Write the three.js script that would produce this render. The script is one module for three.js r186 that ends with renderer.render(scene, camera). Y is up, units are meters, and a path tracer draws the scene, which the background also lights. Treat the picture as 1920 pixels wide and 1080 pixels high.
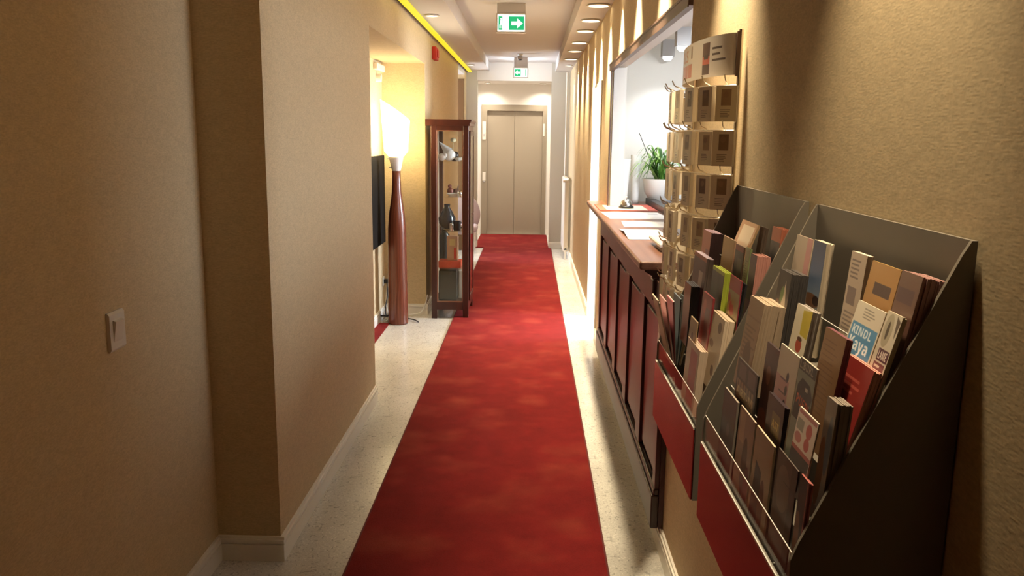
import * as THREE from 'three';
import { mergeGeometries } from 'three/addons/utils/BufferGeometryUtils.js';
import { RoundedBoxGeometry } from 'three/addons/geometries/RoundedBoxGeometry.js';
import { RectAreaLightUniformsLib } from 'three/addons/lights/RectAreaLightUniformsLib.js';

// ---------------------------------------------------------------- camera, light level
const scene = new THREE.Scene();
const RAD = Math.PI / 180, EYE = 1.65, FPX = 1560;
const camera = new THREE.PerspectiveCamera(2 * Math.atan(540 / FPX) / RAD, 16 / 9, 0.05, 60);
camera.rotation.order = 'YXZ';
camera.position.set(0, EYE, 0);
camera.rotation.set(-10.3327 * RAD, 1.1751 * RAD, 0.7 * RAD, 'YXZ');
scene.background = new THREE.Color(0.55, 0.62, 0.7);
const renderer = new THREE.WebGLRenderer();
renderer.toneMapping = THREE.LinearToneMapping;
renderer.toneMappingExposure = 0.9;
renderer.shadowMap.enabled = true;
RectAreaLightUniformsLib.init();
const WARM = new THREE.Color().setRGB(1.0, 0.81, 0.53);
const NEUTRAL = new THREE.Color().setRGB(1.0, 0.88, 0.74);
const DAY = new THREE.Color().setRGB(0.80, 0.88, 1.0);
const COOL = new THREE.Color().setRGB(0.92, 0.96, 1.0);
const POWER = { right: 20, near: 13, left: 10, lobby: 4.8, spot: 2.6, hatchWindow: 14, receptionWindow: 60, passage: 50, lamp: 1.7, sign: 0.9, strip: 0.8 };

// ---------------------------------------------------------------- helpers
camera.updateMatrixWorld(true);
function rayOf(px, py) { return new THREE.Vector3((px - 960) / FPX, -(py - 540) / FPX, -1).applyEuler(camera.rotation); }
function onX(px, py, x) { const r = rayOf(px, py), t = x / r.x; return { x, y: EYE + r.y * t, d: -r.z * t }; }   // where the ray through a pixel meets the plane x = const
let seed = 7;
const rnd = () => { seed = (seed * 1664525 + 1013904223) >>> 0; return seed / 4294967296; };
const taken = {};
const numbered = (n) => { const k = taken[n] = (taken[n] ?? -1) + 1; return k ? n + '_' + String(k).padStart(3, '0') : n; };
const col = (r, g, b) => new THREE.Color().setRGB(r, g, b);
function mat(c, rough = 0.6, more = {}) { return new THREE.MeshStandardMaterial({ color: c, roughness: rough, ...more }); }
function phys(c, rough = 0.3, more = {}) { return new THREE.MeshPhysicalMaterial({ color: c, roughness: rough, ...more }); }
function uvm(g) {                                                   // uv in metres, by the way each face points
  const q = g.index ? g.toNonIndexed() : g, p = q.attributes.position, uv = new Float32Array(p.count * 2);
  q.computeVertexNormals();
  const n = q.attributes.normal;
  for (let i = 0; i < p.count; i += 3) {
    const ax = Math.abs(n.getX(i) + n.getX(i + 1) + n.getX(i + 2)), ay = Math.abs(n.getY(i) + n.getY(i + 1) + n.getY(i + 2)), az = Math.abs(n.getZ(i) + n.getZ(i + 1) + n.getZ(i + 2));
    for (let k = i; k < i + 3; k++) {
      const x = p.getX(k), y = p.getY(k), z = p.getZ(k);
      const [u, v] = ay >= ax && ay >= az ? [x, z] : ax >= az ? [z, y] : [x, y];
      uv[2 * k] = u; uv[2 * k + 1] = v;
    }
  }
  q.setAttribute('uv', new THREE.BufferAttribute(uv, 2));
  return q;
}
function flat(g) { const q = g.index ? g.toNonIndexed() : g; for (const a of Object.keys(q.attributes)) if (!['position', 'normal', 'uv'].includes(a)) q.deleteAttribute(a); return q; }
function bx(x0, x1, y0, y1, d0, d1) { const g = new THREE.BoxGeometry(x1 - x0, y1 - y0, Math.abs(d1 - d0)); g.translate((x0 + x1) / 2, (y0 + y1) / 2, -(d0 + d1) / 2); return uvm(g); }
function rbx(x0, x1, y0, y1, d0, d1, r = 0.004, s = 2) { const g = new RoundedBoxGeometry(x1 - x0, y1 - y0, Math.abs(d1 - d0), s, r); g.translate((x0 + x1) / 2, (y0 + y1) / 2, -(d0 + d1) / 2); return flat(g); }
function lathe(pts, x, y, d, seg = 40) { const g = new THREE.LatheGeometry(pts.map(([r, h]) => new THREE.Vector2(r, h)), seg); g.translate(x, y, -d); return flat(g); }
function tube(pts, r, seg = 24, rs = 7) { return flat(new THREE.TubeGeometry(new THREE.CatmullRomCurve3(pts.map(([x, y, d]) => new THREE.Vector3(x, y, -d))), seg, r, rs)); }
function rod(a, b, r, rs = 10) {
  const A = new THREE.Vector3(a[0], a[1], -a[2]), B = new THREE.Vector3(b[0], b[1], -b[2]), v = B.clone().sub(A);
  const g = new THREE.CylinderGeometry(r, r, v.length(), rs); g.applyQuaternion(new THREE.Quaternion().setFromUnitVectors(new THREE.Vector3(0, 1, 0), v.clone().normalize()));
  g.translate((A.x + B.x) / 2, (A.y + B.y) / 2, (A.z + B.z) / 2); return flat(g);
}
function extr(points, depth, place, bevel = 0) {                    // extruded outline; place moves it
  const g = new THREE.ExtrudeGeometry(new THREE.Shape(points.map(([a, b]) => new THREE.Vector2(a, b))), { depth, bevelEnabled: bevel > 0, bevelSize: bevel, bevelThickness: bevel, bevelSegments: 2 });
  if (place) place(g); return flat(g);
}
const merge = (a) => mergeGeometries((Array.isArray(a) ? a : [a]).map(flat));
function mesh(name, geos, m) { const o = new THREE.Mesh(Array.isArray(geos) ? merge(geos) : geos, m); o.name = name; o.castShadow = o.receiveShadow = true; return o; }
function tag(o, label, category, group) { o.userData.label = label; o.userData.category = category; if (group) o.userData.group = group; return o; }
const baseOf = new WeakMap();
function thing(name, label, category, [x, y, d] = [0, 0, 0], group) {   // Group at the thing's base; part() takes world coordinates
  const o = new THREE.Group(); o.name = numbered(name); o.position.set(x, y, -d); scene.add(o); baseOf.set(o, o.position.clone());
  return tag(o, label, category, group);
}
function part(name, geos, m, parent) {
  const o = mesh(name, geos, m), b = baseOf.get(parent); o.geometry = o.geometry.clone();
  o.geometry.translate(-b.x, -b.y, -b.z); baseOf.set(o, b); parent.add(o); return o;
}
function solo(name, geos, m, label, category, group) {              // a thing that is one mesh
  const o = mesh(numbered(name), geos, m); scene.add(o);
  o.geometry.computeBoundingBox(); const c = o.geometry.boundingBox.clone(), bx0 = (c.min.x + c.max.x) / 2, bz = (c.min.z + c.max.z) / 2;
  o.geometry.translate(-bx0, -c.min.y, -bz); o.position.set(bx0, c.min.y, bz);
  return tag(o, label, category, group);
}
function struct(name, geos, m) { const o = mesh(name, geos, m); o.userData.kind = 'structure'; scene.add(o); baseOf.set(o, new THREE.Vector3()); return o; }

// ---------------------------------------------------------------- textures
function hash(x, y, s) { let h = (x * 374761393 + y * 668265263 + s * 974711) | 0; h = Math.imul(h ^ (h >>> 13), 1274126177); return ((h ^ (h >>> 16)) >>> 0) / 4294967296; }
function vnoise(x, y, px, py, s) {                                  // value noise that repeats every px, py cells
  const xi = Math.floor(x), yi = Math.floor(y), fx = x - xi, fy = y - yi, u = fx * fx * (3 - 2 * fx), v = fy * fy * (3 - 2 * fy);
  const w = (a, b) => hash(((a % px) + px) % px, ((b % py) + py) % py, s);
  return (w(xi, yi) * (1 - u) + w(xi + 1, yi) * u) * (1 - v) + (w(xi, yi + 1) * (1 - u) + w(xi + 1, yi + 1) * u) * v;
}
function tex(size, metres, fn, srgb = true) {                       // fn(u, v) with u, v in 0..1 gives linear-ish 0..1 triplet
  const a = new Uint8Array(size * size * 4);
  for (let j = 0; j < size; j++) for (let i = 0; i < size; i++) {
    const c = fn(i / size, j / size), k = 4 * (j * size + i);
    for (let q = 0; q < 3; q++) { const v = Math.min(1, Math.max(0, Array.isArray(c) ? c[q] : c)); a[k + q] = Math.round(255 * (srgb ? (v <= 0.0031308 ? 12.92 * v : 1.055 * Math.pow(v, 1 / 2.4) - 0.055) : v)); }
    a[k + 3] = 255;
  }
  const t = new THREE.DataTexture(a, size, size, THREE.RGBAFormat); t.magFilter = THREE.LinearFilter; t.minFilter = THREE.LinearMipmapLinearFilter; t.generateMipmaps = true;
  t.wrapS = t.wrapT = THREE.RepeatWrapping; t.repeat.set(1 / metres, 1 / metres); if (srgb) t.colorSpace = THREE.SRGBColorSpace; t.needsUpdate = true; return t;
}
const fb = (u, v, f, s) => 0.55 * vnoise(u * f, v * f, f, f, s) + 0.3 * vnoise(u * f * 2, v * f * 2, f * 2, f * 2, s + 1) + 0.15 * vnoise(u * f * 4, v * f * 4, f * 4, f * 4, s + 2);
const weave = (u, v) => 0.5 * vnoise(u * 96, v * 340, 96, 340, 3) + 0.3 * vnoise(u * 250, v * 250, 250, 250, 5) + 0.2 * vnoise(u * 30, v * 60, 30, 60, 6);
const wallBump = tex(1024, 0.8, (u, v) => weave(u, v), false);
const wallMap = tex(1024, 0.8, (u, v) => { const k = 0.80 + 0.40 * weave(u, v); return [0.56 * k, 0.435 * k, 0.26 * k]; });
const carpetMap = tex(1024, 2.3, (u, v) => {
  const b = fb(u, v, 11, 21), c = fb(u, v, 30, 31), f = hash(Math.floor(u * 1024), Math.floor(v * 1024), 9);
  const k = 0.86 + 0.75 * Math.max(0, b - 0.45) + 0.28 * (c - 0.5) + 0.22 * (f - 0.5), o = Math.max(0, b - 0.5);
  return [0.215 * k, (0.0125 + 0.045 * o) * k, (0.0125 + 0.016 * o) * k];
});
const carpetBump = tex(512, 0.25, (u, v) => 0.6 * hash(Math.floor(u * 512), Math.floor(v * 512), 4) + 0.4 * vnoise(u * 90, v * 90, 90, 90, 8), false);
const terrazzo = tex(1024, 0.9, (u, v) => {
  const f = vnoise(u * 210, v * 210, 210, 210, 11), g = vnoise(u * 120, v * 120, 120, 120, 12), l = fb(u, v, 5, 13), m = vnoise(u * 60, v * 60, 60, 60, 17);
  let k = 0.92 + 0.22 * (l - 0.5) + 0.16 * (f - 0.5); if (g > 0.83) k *= 0.72; if (f > 0.86) k *= 1.2; if (m > 0.9) k *= 0.7;
  return [0.62 * k, 0.60 * k, 0.55 * k];
});
function woodTex(a, b, s, metres = 0.9) {
  return tex(512, metres, (u, v) => {
    const w = 0.05 * fb(u, v, 4, s), t = 0.5 + 0.5 * Math.sin((u + w) * 6.2832 * 9 + 5 * fb(u, v, 3, s + 5)), g = vnoise(u * 160, v * 7, 160, 7, s + 9), k = 0.55 * t + 0.45 * g;
    return a.map((c, i) => c * (1 - k) + b[i] * k);
  });
}
const counterWood = woodTex([0.042, 0.007, 0.008], [0.075, 0.014, 0.013], 41);
const topWood = woodTex([0.15, 0.062, 0.036], [0.22, 0.10, 0.06], 51);
const cabinetWood = woodTex([0.028, 0.006, 0.004], [0.050, 0.011, 0.006], 61);
const lampWood = woodTex([0.10, 0.026, 0.014], [0.17, 0.05, 0.026], 71, 0.5);

// ---------------------------------------------------------------- materials
const M = {
  wall: mat(0xffffff, 0.85, { map: wallMap, bumpMap: wallBump, bumpScale: 0.00013 }),
  white: mat(col(0.74, 0.71, 0.66), 0.7), ceiling: mat(col(0.60, 0.575, 0.56), 0.85), lobbyWall: mat(col(0.80, 0.77, 0.71), 0.8),
  pilaster: mat(col(0.55, 0.52, 0.45), 0.85),
  trim: mat(col(0.82, 0.78, 0.70), 0.35), floor: phys(0xffffff, 0.2, { map: terrazzo, specularIntensity: 0.7 }),
  carpet: phys(0xffffff, 1, { specularIntensity: 0.4, map: carpetMap, bumpMap: carpetBump, bumpScale: 0.004 }), carpetEdge: mat(col(0.10, 0.012, 0.01), 0.9),
  counter: phys(0xffffff, 0.33, { map: counterWood }), counterTop: phys(0xffffff, 0.3, { map: topWood }), counterDark: phys(col(0.035, 0.010, 0.008), 0.35),
  cabinet: phys(0xffffff, 0.32, { map: cabinetWood }), lampWood: phys(0xffffff, 0.25, { map: lampWood }),
  glass: phys(col(0.97, 0.98, 0.97), 0.03, { transmission: 1, thickness: 0, ior: 1.45 }),
  acrylic: phys(col(0.97, 0.97, 0.95), 0.05, { transmission: 1, thickness: 0, ior: 1.2, specularIntensity: 0.5 }), acrylicEdge: mat(col(0.75, 0.72, 0.66), 0.25),
  rack: mat(col(0.17, 0.145, 0.115), 0.45, { metalness: 0.2 }), rackRed: phys(col(0.27, 0.022, 0.02), 0.25, { clearcoat: 0.5 }),
  chrome: mat(col(0.8, 0.79, 0.76), 0.18, { metalness: 1 }), wire: mat(col(0.82, 0.76, 0.66), 0.22, { metalness: 1 }),
  elevator: mat(col(0.31, 0.26, 0.19), 0.5), elevatorFrame: mat(col(0.28, 0.235, 0.17), 0.5),
  plastic: mat(col(0.70, 0.66, 0.58), 0.35), housing: mat(col(0.6, 0.59, 0.59), 0.5), grey: mat(col(0.42, 0.41, 0.41), 0.5), black: mat(col(0.012, 0.011, 0.012), 0.35), tv: phys(col(0.010, 0.009, 0.009), 0.9, { specularIntensity: 0.15 }), darkGap: mat(col(0.03, 0.025, 0.02), 0.8),
  paper: mat(col(0.80, 0.77, 0.72), 0.7), red: mat(col(0.55, 0.03, 0.02), 0.5), woodFrame: phys(col(0.13, 0.075, 0.055), 0.4),
  passageShade: mat(col(0.16, 0.085, 0.035), 0.5), ceramic: phys(col(0.78, 0.77, 0.74), 0.25), lilac: mat(col(0.42, 0.34, 0.36), 0.9),
};
const glow = (c, k) => mat(0x111111, 0.5, { emissive: c, emissiveIntensity: k });

// ---------------------------------------------------------------- the setting
const XL = -0.955, XR = 0.555, LOW = 2.575, HIGH = 2.70, WH = 2.8;
struct('floor', bx(-3.4, 2.9, -0.1, 0, -2.6, 14.3), M.floor);
// left side: set-back wall near by, wall block, niche, wall block, side passage, lobby
struct('wall_left', bx(-1.4, -1.2, 0, WH, -2.6, 3.01), M.wall);
struct('wall_left_front', bx(-1.6, XL, 0, WH, 3.01, 5.02), M.wall);
struct('wall_niche_back', bx(-1.6, -1.34, 0, WH, 5.02, 7.6), M.wall);
struct('wall_niche_header', bx(-1.34, XL, 2.275, WH, 5.02, 7.6), M.wall);
struct('wall_left_middle', bx(-1.6, XL, 0, WH, 7.6, 11.03), M.wall);
struct('wall_left_far', bx(-3.2, XL, 0, WH, 12.1, 12.4), M.wall);
struct('wall_passage_near', bx(-3.2, -1.6, 0, WH, 10.83, 11.03), M.wall);
struct('wall_passage_end', [bx(-3.4, -3.2, 0, 0.85, 10.83, 12.4), bx(-3.4, -3.2, 2.15, WH, 10.83, 12.4), bx(-3.4, -3.2, 0.85, 2.15, 10.83, 11.1), bx(-3.4, -3.2, 0.85, 2.15, 12.0, 12.4)], M.white);
struct('door_2', rbx(-1.85, -0.965, 0.005, 2.44, 12.08, 12.1, 0.004), M.passageShade);  // added brown panel, its colour stands in for shade on the passage wall
struct('ceiling_passage', bx(-3.4, XL, 2.5, 2.7, 11.03, 12.1), M.ceiling);
// right side: wall with the reception hatch and the doorway
struct('wall_right', [bx(XR, 0.655, 0, WH, -2.6, 3.03), bx(XR, 0.655, 0, 1.12, 3.03, 6.0), bx(XR, 0.655, 2.15, WH, 3.03, 6.0), bx(XR, 0.655, 0, WH, 6.0, 6.72), bx(XR, 0.655, 2.09, WH, 6.72, 7.66), bx(XR, 0.655, 0, WH, 7.66, 12.4)], M.wall);
struct('wall_pilaster_left', bx(-1.4, -0.794, 0, WH, 12.4, 12.6), M.pilaster);
struct('wall_pilaster_right', bx(0.285, 0.9, 0, WH, 12.4, 12.6), M.pilaster);
struct('wall_lobby_header', bx(-0.794, 0.285, 2.44, WH, 12.4, 12.6), M.white);
struct('wall_lobby_left', bx(-1.4, -1.2, 0, WH, 12.6, 14.3), M.lobbyWall);
struct('wall_lobby_right', bx(0.7, 0.9, 0, WH, 12.6, 14.3), M.lobbyWall);
struct('wall_far', [bx(-1.2, -0.832, 0, WH, 14.12, 14.3), bx(0.257, 0.7, 0, WH, 14.12, 14.3), bx(-0.832, 0.257, 2.163, WH, 14.12, 14.3), bx(-1.4, 0.9, 0, WH, 14.3, 14.4)], M.lobbyWall);
struct('ceiling_lobby', bx(-1.4, 0.9, 2.5, 2.8, 12.6, 14.3), M.white);
struct('wall_back', bx(-1.4, 0.655, 0, WH, -2.8, -2.6), M.wall);
// ceiling: raised middle, dropped bands on both sides
struct('ceiling', [bx(-1.4, 0.655, HIGH, WH + 0.1, -2.6, 12.4), bx(-3.4, -1.4, HIGH, WH, 10.8, 12.4)], M.ceiling);
struct('ceiling_band_left', bx(XL, -0.62, LOW, HIGH, 3.01, 12.4), M.ceiling);
struct('ceiling_band_left_near', bx(-1.2, -0.62, LOW, HIGH, -2.6, 3.01), M.ceiling);
struct('ceiling_band_right', bx(0.335, XR, LOW, HIGH, -2.6, 12.4), M.ceiling);
// reception room behind the hatch
struct('wall_reception_right', [bx(2.6, 2.8, 0, 0.9, 2.2, 8.2), bx(2.6, 2.8, 2.15, 2.7, 2.2, 8.2), bx(2.6, 2.8, 0.9, 2.15, 2.2, 2.75), bx(2.6, 2.8, 0.9, 2.15, 4.05, 6.8), bx(2.6, 2.8, 0.9, 2.15, 7.8, 8.2)], M.white);
struct('wall_reception_end', bx(0.655, 2.6, 0, 2.5, 6.62, 6.7), M.white);
struct('wall_reception_far', bx(0.655, 2.8, 0, 2.7, 8.0, 8.2), M.white);
struct('wall_reception_near', bx(0.655, 2.8, 0, 2.7, 2.0, 2.2), M.white);
struct('ceiling_reception', bx(0.655, 2.8, 2.36, 2.7, 2.2, 8.0), M.white);
// baseboards: plinth, bead and lip
function board(name, x0, d0, x1, d1, nx, nd, h = 0.1) {             // along a line, sticking out along (nx, nd)
  const run = (t, y0, y1) => bx(Math.min(x0, x1) + Math.min(0, nx * t), Math.max(x0, x1) + Math.max(0, nx * t), y0, y1, Math.min(d0, d1) + Math.min(0, nd * t), Math.max(d0, d1) + Math.max(0, nd * t));
  return struct(name, [run(0.016, 0, h - 0.032), run(0.011, h - 0.032, h - 0.026), run(0.015, h - 0.026, h - 0.012), run(0.009, h - 0.012, h)], M.trim);
}
board('baseboard_left', -1.2, -2.6, -1.2, 2.994, 1, 0);
board('baseboard_left_return', -1.2, 3.01, XL + 0.016, 3.01, 0, -1);
board('baseboard_left_front', XL, 3.01, XL, 5.02, 1, 0);
board('baseboard_niche_back', -1.34, 5.02, -1.34, 7.584, 1, 0);
board('baseboard_niche_end', -1.34, 7.6, XL + 0.016, 7.6, 0, -1);
board('baseboard_left_middle', XL, 7.6, XL, 11.03, 1, 0);
board('baseboard_left_far', XL, 12.1, XL, 12.384, 1, 0);
board('baseboard_pilaster_left', XL, 12.4, -0.794, 12.4, 0, -1);
board('baseboard_pilaster_right', 0.285, 12.4, XR - 0.016, 12.4, 0, -1);
board('baseboard_right', XR, -2.6, XR, 6.72, -1, 0);
board('baseboard_right_far', XR, 7.66, XR, 12.4, -1, 0);
board('baseboard_far_left', -1.2, 14.12, -0.84, 14.12, 0, -1);
board('baseboard_far_right', 0.262, 14.12, 0.7, 14.12, 0, -1);
// doorway into the reception: white lining and architrave
struct('door_1', [bx(0.545, 0.665, 0, 2.09, 6.72, 6.745), bx(0.545, 0.665, 0, 2.09, 7.635, 7.66), bx(0.545, 0.665, 2.065, 2.09, 6.745, 7.635)], M.white);

// windows that let the cool daylight in (reception side wall, end of the side passage)
function windowIn(name, x, y0, y1, d0, d1, nx, power) {
  const w = new THREE.Group(); w.name = name; w.userData.kind = 'structure'; scene.add(w); baseOf.set(w, new THREE.Vector3());
  const X0 = Math.min(x, x - nx * 0.06), X1 = Math.max(x, x - nx * 0.06), dm = (d0 + d1) / 2;
  part('window_frame', [bx(X0, X1, y0, y0 + 0.05, d0, d1), bx(X0, X1, y1 - 0.05, y1, d0, d1), bx(X0, X1, y0 + 0.05, y1 - 0.05, d0, d0 + 0.05), bx(X0, X1, y0 + 0.05, y1 - 0.05, d1 - 0.05, d1), bx(X0, X1, y0 + 0.05, y1 - 0.05, dm - 0.03, dm + 0.03)], M.white, w);
  for (const [a, b] of [[d0 + 0.05, dm - 0.03], [dm + 0.03, d1 - 0.05]]) part('pane', bx(x - nx * 0.035 - 0.003, x - nx * 0.035 + 0.003, y0 + 0.05, y1 - 0.05, a, b), glow(DAY, 2.5), w);
  const l = new THREE.RectAreaLight(DAY, power, d1 - d0 - 0.1, y1 - y0 - 0.1); l.position.set(x + nx * 0.01, (y0 + y1) / 2, -dm); l.lookAt(x + nx, (y0 + y1) / 2, -dm); scene.add(l);
}
windowIn('window_1', 2.6, 0.9, 2.15, 6.8, 7.8, -1, POWER.receptionWindow);
windowIn('window_3', 2.6, 0.9, 2.15, 2.75, 4.05, -1, POWER.hatchWindow);
windowIn('window_2', -3.2, 0.85, 2.15, 11.1, 12.0, 1, POWER.passage);

// ---------------------------------------------------------------- carpets
{
  const r = thing('carpet_runner', 'long dark red mottled carpet runner down the middle of the corridor', 'carpet', [-0.18, 0, 5]);
  part('pile', bx(-0.68, 0.318, 0, 0.012, -2.0, 12.36), M.carpet, r);
  part('edge_binding', [bx(-0.688, -0.68, 0, 0.011, -2.0, 12.36), bx(0.318, 0.326, 0, 0.011, -2.0, 12.36)], M.carpetEdge, r);
  solo('entrance_mat', bx(-0.83, 0.283, 0, 0.011, 12.362, 14.08), M.carpet, 'short wide red carpet lying in front of the lift doors', 'mat');
  solo('niche_rug', bx(-1.32, -1.23, 0, 0.01, 5.3, 7.18), M.carpet, 'narrow red rug strip on the niche floor behind the lamp', 'rug');
}

// ---------------------------------------------------------------- ceiling lights
function downlight(x, d, y, power, angle, c, label, group, r = 0.05, aimX = 0, soft = 1) {
  const t = thing('recessed_downlight', label, 'downlight', [x, y - 0.012, d], group);
  part('ring', lathe([[r, 0], [r + 0.014, 0], [r + 0.014, 0.006], [r + 0.006, 0.012], [r, 0.012], [r, 0]], x, y - 0.012, d, 28), M.plastic, t);
  part('lens', lathe([[0, 0.004], [r, 0.004], [r, 0.008], [0, 0.008]], x, y - 0.012, d, 28), glow(c, 6), t);
  const s = new THREE.SpotLight(c, power, 0, angle * RAD, soft, 2); s.position.set(x, y - 0.02, -d); s.target.position.set(x + aimX, 0, -d); s.castShadow = true; s.shadow.radius = 2; scene.add(s, s.target);
}
const ORDINAL = ['first', 'second', 'third', 'fourth', 'fifth', 'sixth', 'seventh', 'eighth', 'ninth', 'tenth', 'eleventh'];
[1.3, 2.41, 3.7, 4.575, 5.39, 6.17, 6.95, 7.63, 8.55, 9.38, 10.33].forEach((d, i) => downlight(0.462, d, LOW, d < 2 ? POWER.near : d < 3 ? POWER.near * 1.5 : d > 6 ? POWER.right * 1.5 : POWER.right, d < 3 ? 32 : 33, WARM, ORDINAL[10 - i] + ' large warm downlight from the lift lobby, band above hatch wall', 'downlights along the hatch wall', 0.07, d < 3 ? 0.2 : 0.1, 0.9));
downlight(0.48, 11.24, LOW, POWER.right * 0.5, 27, NEUTRAL, 'last small downlight of the right ceiling band, before the lift lobby', null, 0.036);
for (const d of [5.62, 6.75]) downlight(-0.79, d, LOW, POWER.left, 28, WARM, d < 6 ? 'recessed downlight above the niche end away from the lamp' : 'recessed downlight above the niche end where the floor lamp stands', 'downlights along the niche wall', 0.045, -0.08);
downlight(-0.81, 11.31, LOW, POWER.left * 0.6, 34, NEUTRAL, 'small downlight at the far end of the yellow light strip', null, 0.036);
for (const x of [-0.72, 0.18]) { downlight(x, 13.85, 2.5, POWER.lobby, 72, NEUTRAL, x < 0 ? 'bright downlight above the lift indicator plate' : 'bright downlight above the narrow plate of the lift frame', 'lift lobby downlights', 0.04); downlight(x, 13.0, 2.5, POWER.lobby * 1.6, 80, NEUTRAL, x < 0 ? 'added unseen lobby downlight behind header on the lilac chair side' : 'added unseen lobby downlight behind header on the radiator side', 'added set-back lobby downlights', 0.04, -0.1); }  // set-back pair is added behind the header to brighten the upper lobby wall
{
  const t = thing('light_strip', 'bright yellow glowing light strip along the left ceiling edge', 'light strip', [-0.9, LOW - 0.022, 7.5]);
  part('profile', [bx(-0.93, -0.924, LOW - 0.022, LOW - 0.002, 3.05, 12.38)], M.darkGap, t);
  part('diffuser', bx(-0.924, -0.876, LOW - 0.018, LOW - 0.002, 3.05, 12.38), glow(col(1.0, 0.80, 0.02), 1.1), t);
  const l = new THREE.RectAreaLight(col(1, 0.75, 0.08), POWER.strip, 9.2, 0.045); l.position.set(-0.9, LOW - 0.024, -7.7); l.rotation.set(-Math.PI / 2, 0, Math.PI / 2, 'XYZ'); scene.add(l);
}

// ---------------------------------------------------------------- signs and fittings
function canvasTex(w, h, draw) { const c = document.createElement('canvas'); c.width = w; c.height = h; draw(c.getContext('2d'), w, h); const t = new THREE.CanvasTexture(c); t.colorSpace = THREE.SRGBColorSpace; return t; }
function exitSign(x, y0, y1, yTop, d, w, arrowRight, label, k) {
  const t = thing('exit_sign', label, 'exit sign', [x, y0, d], null);
  part('housing', rbx(x - w / 2 + 0.006, x + w / 2 - 0.006, y1, yTop, d - 0.03, d + 0.06, 0.006), M.housing, t);
  part('frame', [bx(x - w / 2, x + w / 2, y1 - 0.008, y1, d - 0.034, d + 0.034), bx(x - w / 2, x + w / 2, y0, y0 + 0.008, d - 0.034, d + 0.034), bx(x - w / 2, x - w / 2 + 0.01, y0 + 0.008, y1 - 0.008, d - 0.03, d + 0.03), bx(x + w / 2 - 0.01, x + w / 2, y0 + 0.008, y1 - 0.008, d - 0.03, d + 0.03), bx(x - w / 2 + 0.01, x + w / 2 - 0.01, y0 + 0.008, y1 - 0.008, d, d + 0.03)], M.plastic, t);
  const map = canvasTex(256, 150, (g, W, H) => {
    g.fillStyle = '#f4fff8'; g.fillRect(0, 0, W, H); g.fillStyle = '#12a868';
    if (arrowRight) {
      g.fillRect(10, 14, 34, 118); g.fillRect(106, 14, 140, 118);
      g.fillStyle = '#f4fff8'; g.beginPath(); g.moveTo(128, 58); g.lineTo(182, 58); g.lineTo(182, 30); g.lineTo(236, 74); g.lineTo(182, 118); g.lineTo(182, 90); g.lineTo(128, 90); g.fill();
      g.beginPath(); g.arc(34, 36, 8, 0, 7); g.fill(); g.fillRect(26, 48, 16, 40); g.fillRect(18, 84, 10, 34); g.fillRect(36, 84, 10, 34);
    } else {
      g.fillRect(14, 18, 116, 112); g.fillRect(214, 18, 12, 112);
      g.fillStyle = '#f4fff8'; g.beginPath(); g.moveTo(112, 58); g.lineTo(66, 58); g.lineTo(66, 32); g.lineTo(18, 74); g.lineTo(66, 116); g.lineTo(66, 90); g.lineTo(112, 90); g.fill();
    }
  });
  const g = new THREE.PlaneGeometry(w - 0.02, y1 - y0 - 0.016); g.translate(x, (y0 + y1) / 2, -d + 0.004);
  part('panel', flat(g), new THREE.MeshStandardMaterial({ color: 0x222222, roughness: 0.4, emissive: 0xffffff, emissiveMap: map, emissiveIntensity: k }), t);
}
exitSign(-0.175, 2.47, 2.62, 2.70, 6.98, 0.242, true, 'lit green exit sign with arrow pointing right, under the raised ceiling', 1.5);
exitSign(-0.155, 2.43, 2.565, 2.70, 11.6, 0.2, false, 'lit exit sign with arrow pointing left, hung before the lift lobby', 1.8);
{ const p = new THREE.PointLight(col(0.82, 0.9, 1.0), POWER.sign, 0, 2); p.position.set(-0.155, 2.5, -11.72); p.castShadow = true; p.shadow.radius = 3; scene.add(p); }
{
  const t = thing('ceiling_sensor', 'small grey ceiling camera above the far exit sign', 'camera', [-0.16, 2.62, 11.1]);
  part('mount', lathe([[0, 0.08], [0.035, 0.08], [0.035, 0.06], [0.02, 0.055], [0.02, 0.03], [0, 0.03]], -0.16, 2.62, 11.1, 20), M.plastic, t);
  part('body', rbx(-0.195, -0.125, 2.625, 2.665, 11.02, 11.16, 0.012), M.grey, t);
  part('lens', lathe([[0, 0], [0.018, 0.002], [0.022, 0.02], [0, 0.02]], -0.155, 2.612, 11.05, 16), M.black, t);
  const a = thing('fire_alarm', 'small red fire alarm box high on the left wall', 'alarm', [XL + 0.03, 2.36, 8.25]);
  part('body', rbx(XL, XL + 0.045, 2.36, 2.48, 8.14, 8.33, 0.01), M.red, a);
  part('sounder', rbx(XL + 0.045, XL + 0.055, 2.385, 2.455, 8.18, 8.29, 0.004), M.red, a);
}
{ // light switch on the dark near wall
  const t = thing('light_switch', 'white rocker light switch on the shaded brown wall', 'switch', [-1.2, 1.02, 2.325]);
  part('plate', extr([[0, 0], [0, 0.115], [0.006, 0.115], [0.011, 0.108], [0.011, 0.007], [0.006, 0]], 0.088, (g) => g.translate(-1.2, 1.025, -2.369)), M.plastic, t);
  part('rocker', extr([[0.011, 0.028], [0.011, 0.092], [0.021, 0.088], [0.012, 0.032]], 0.05, (g) => g.translate(-1.2, 1.025, -2.349)), M.plastic, t);
}

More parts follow.
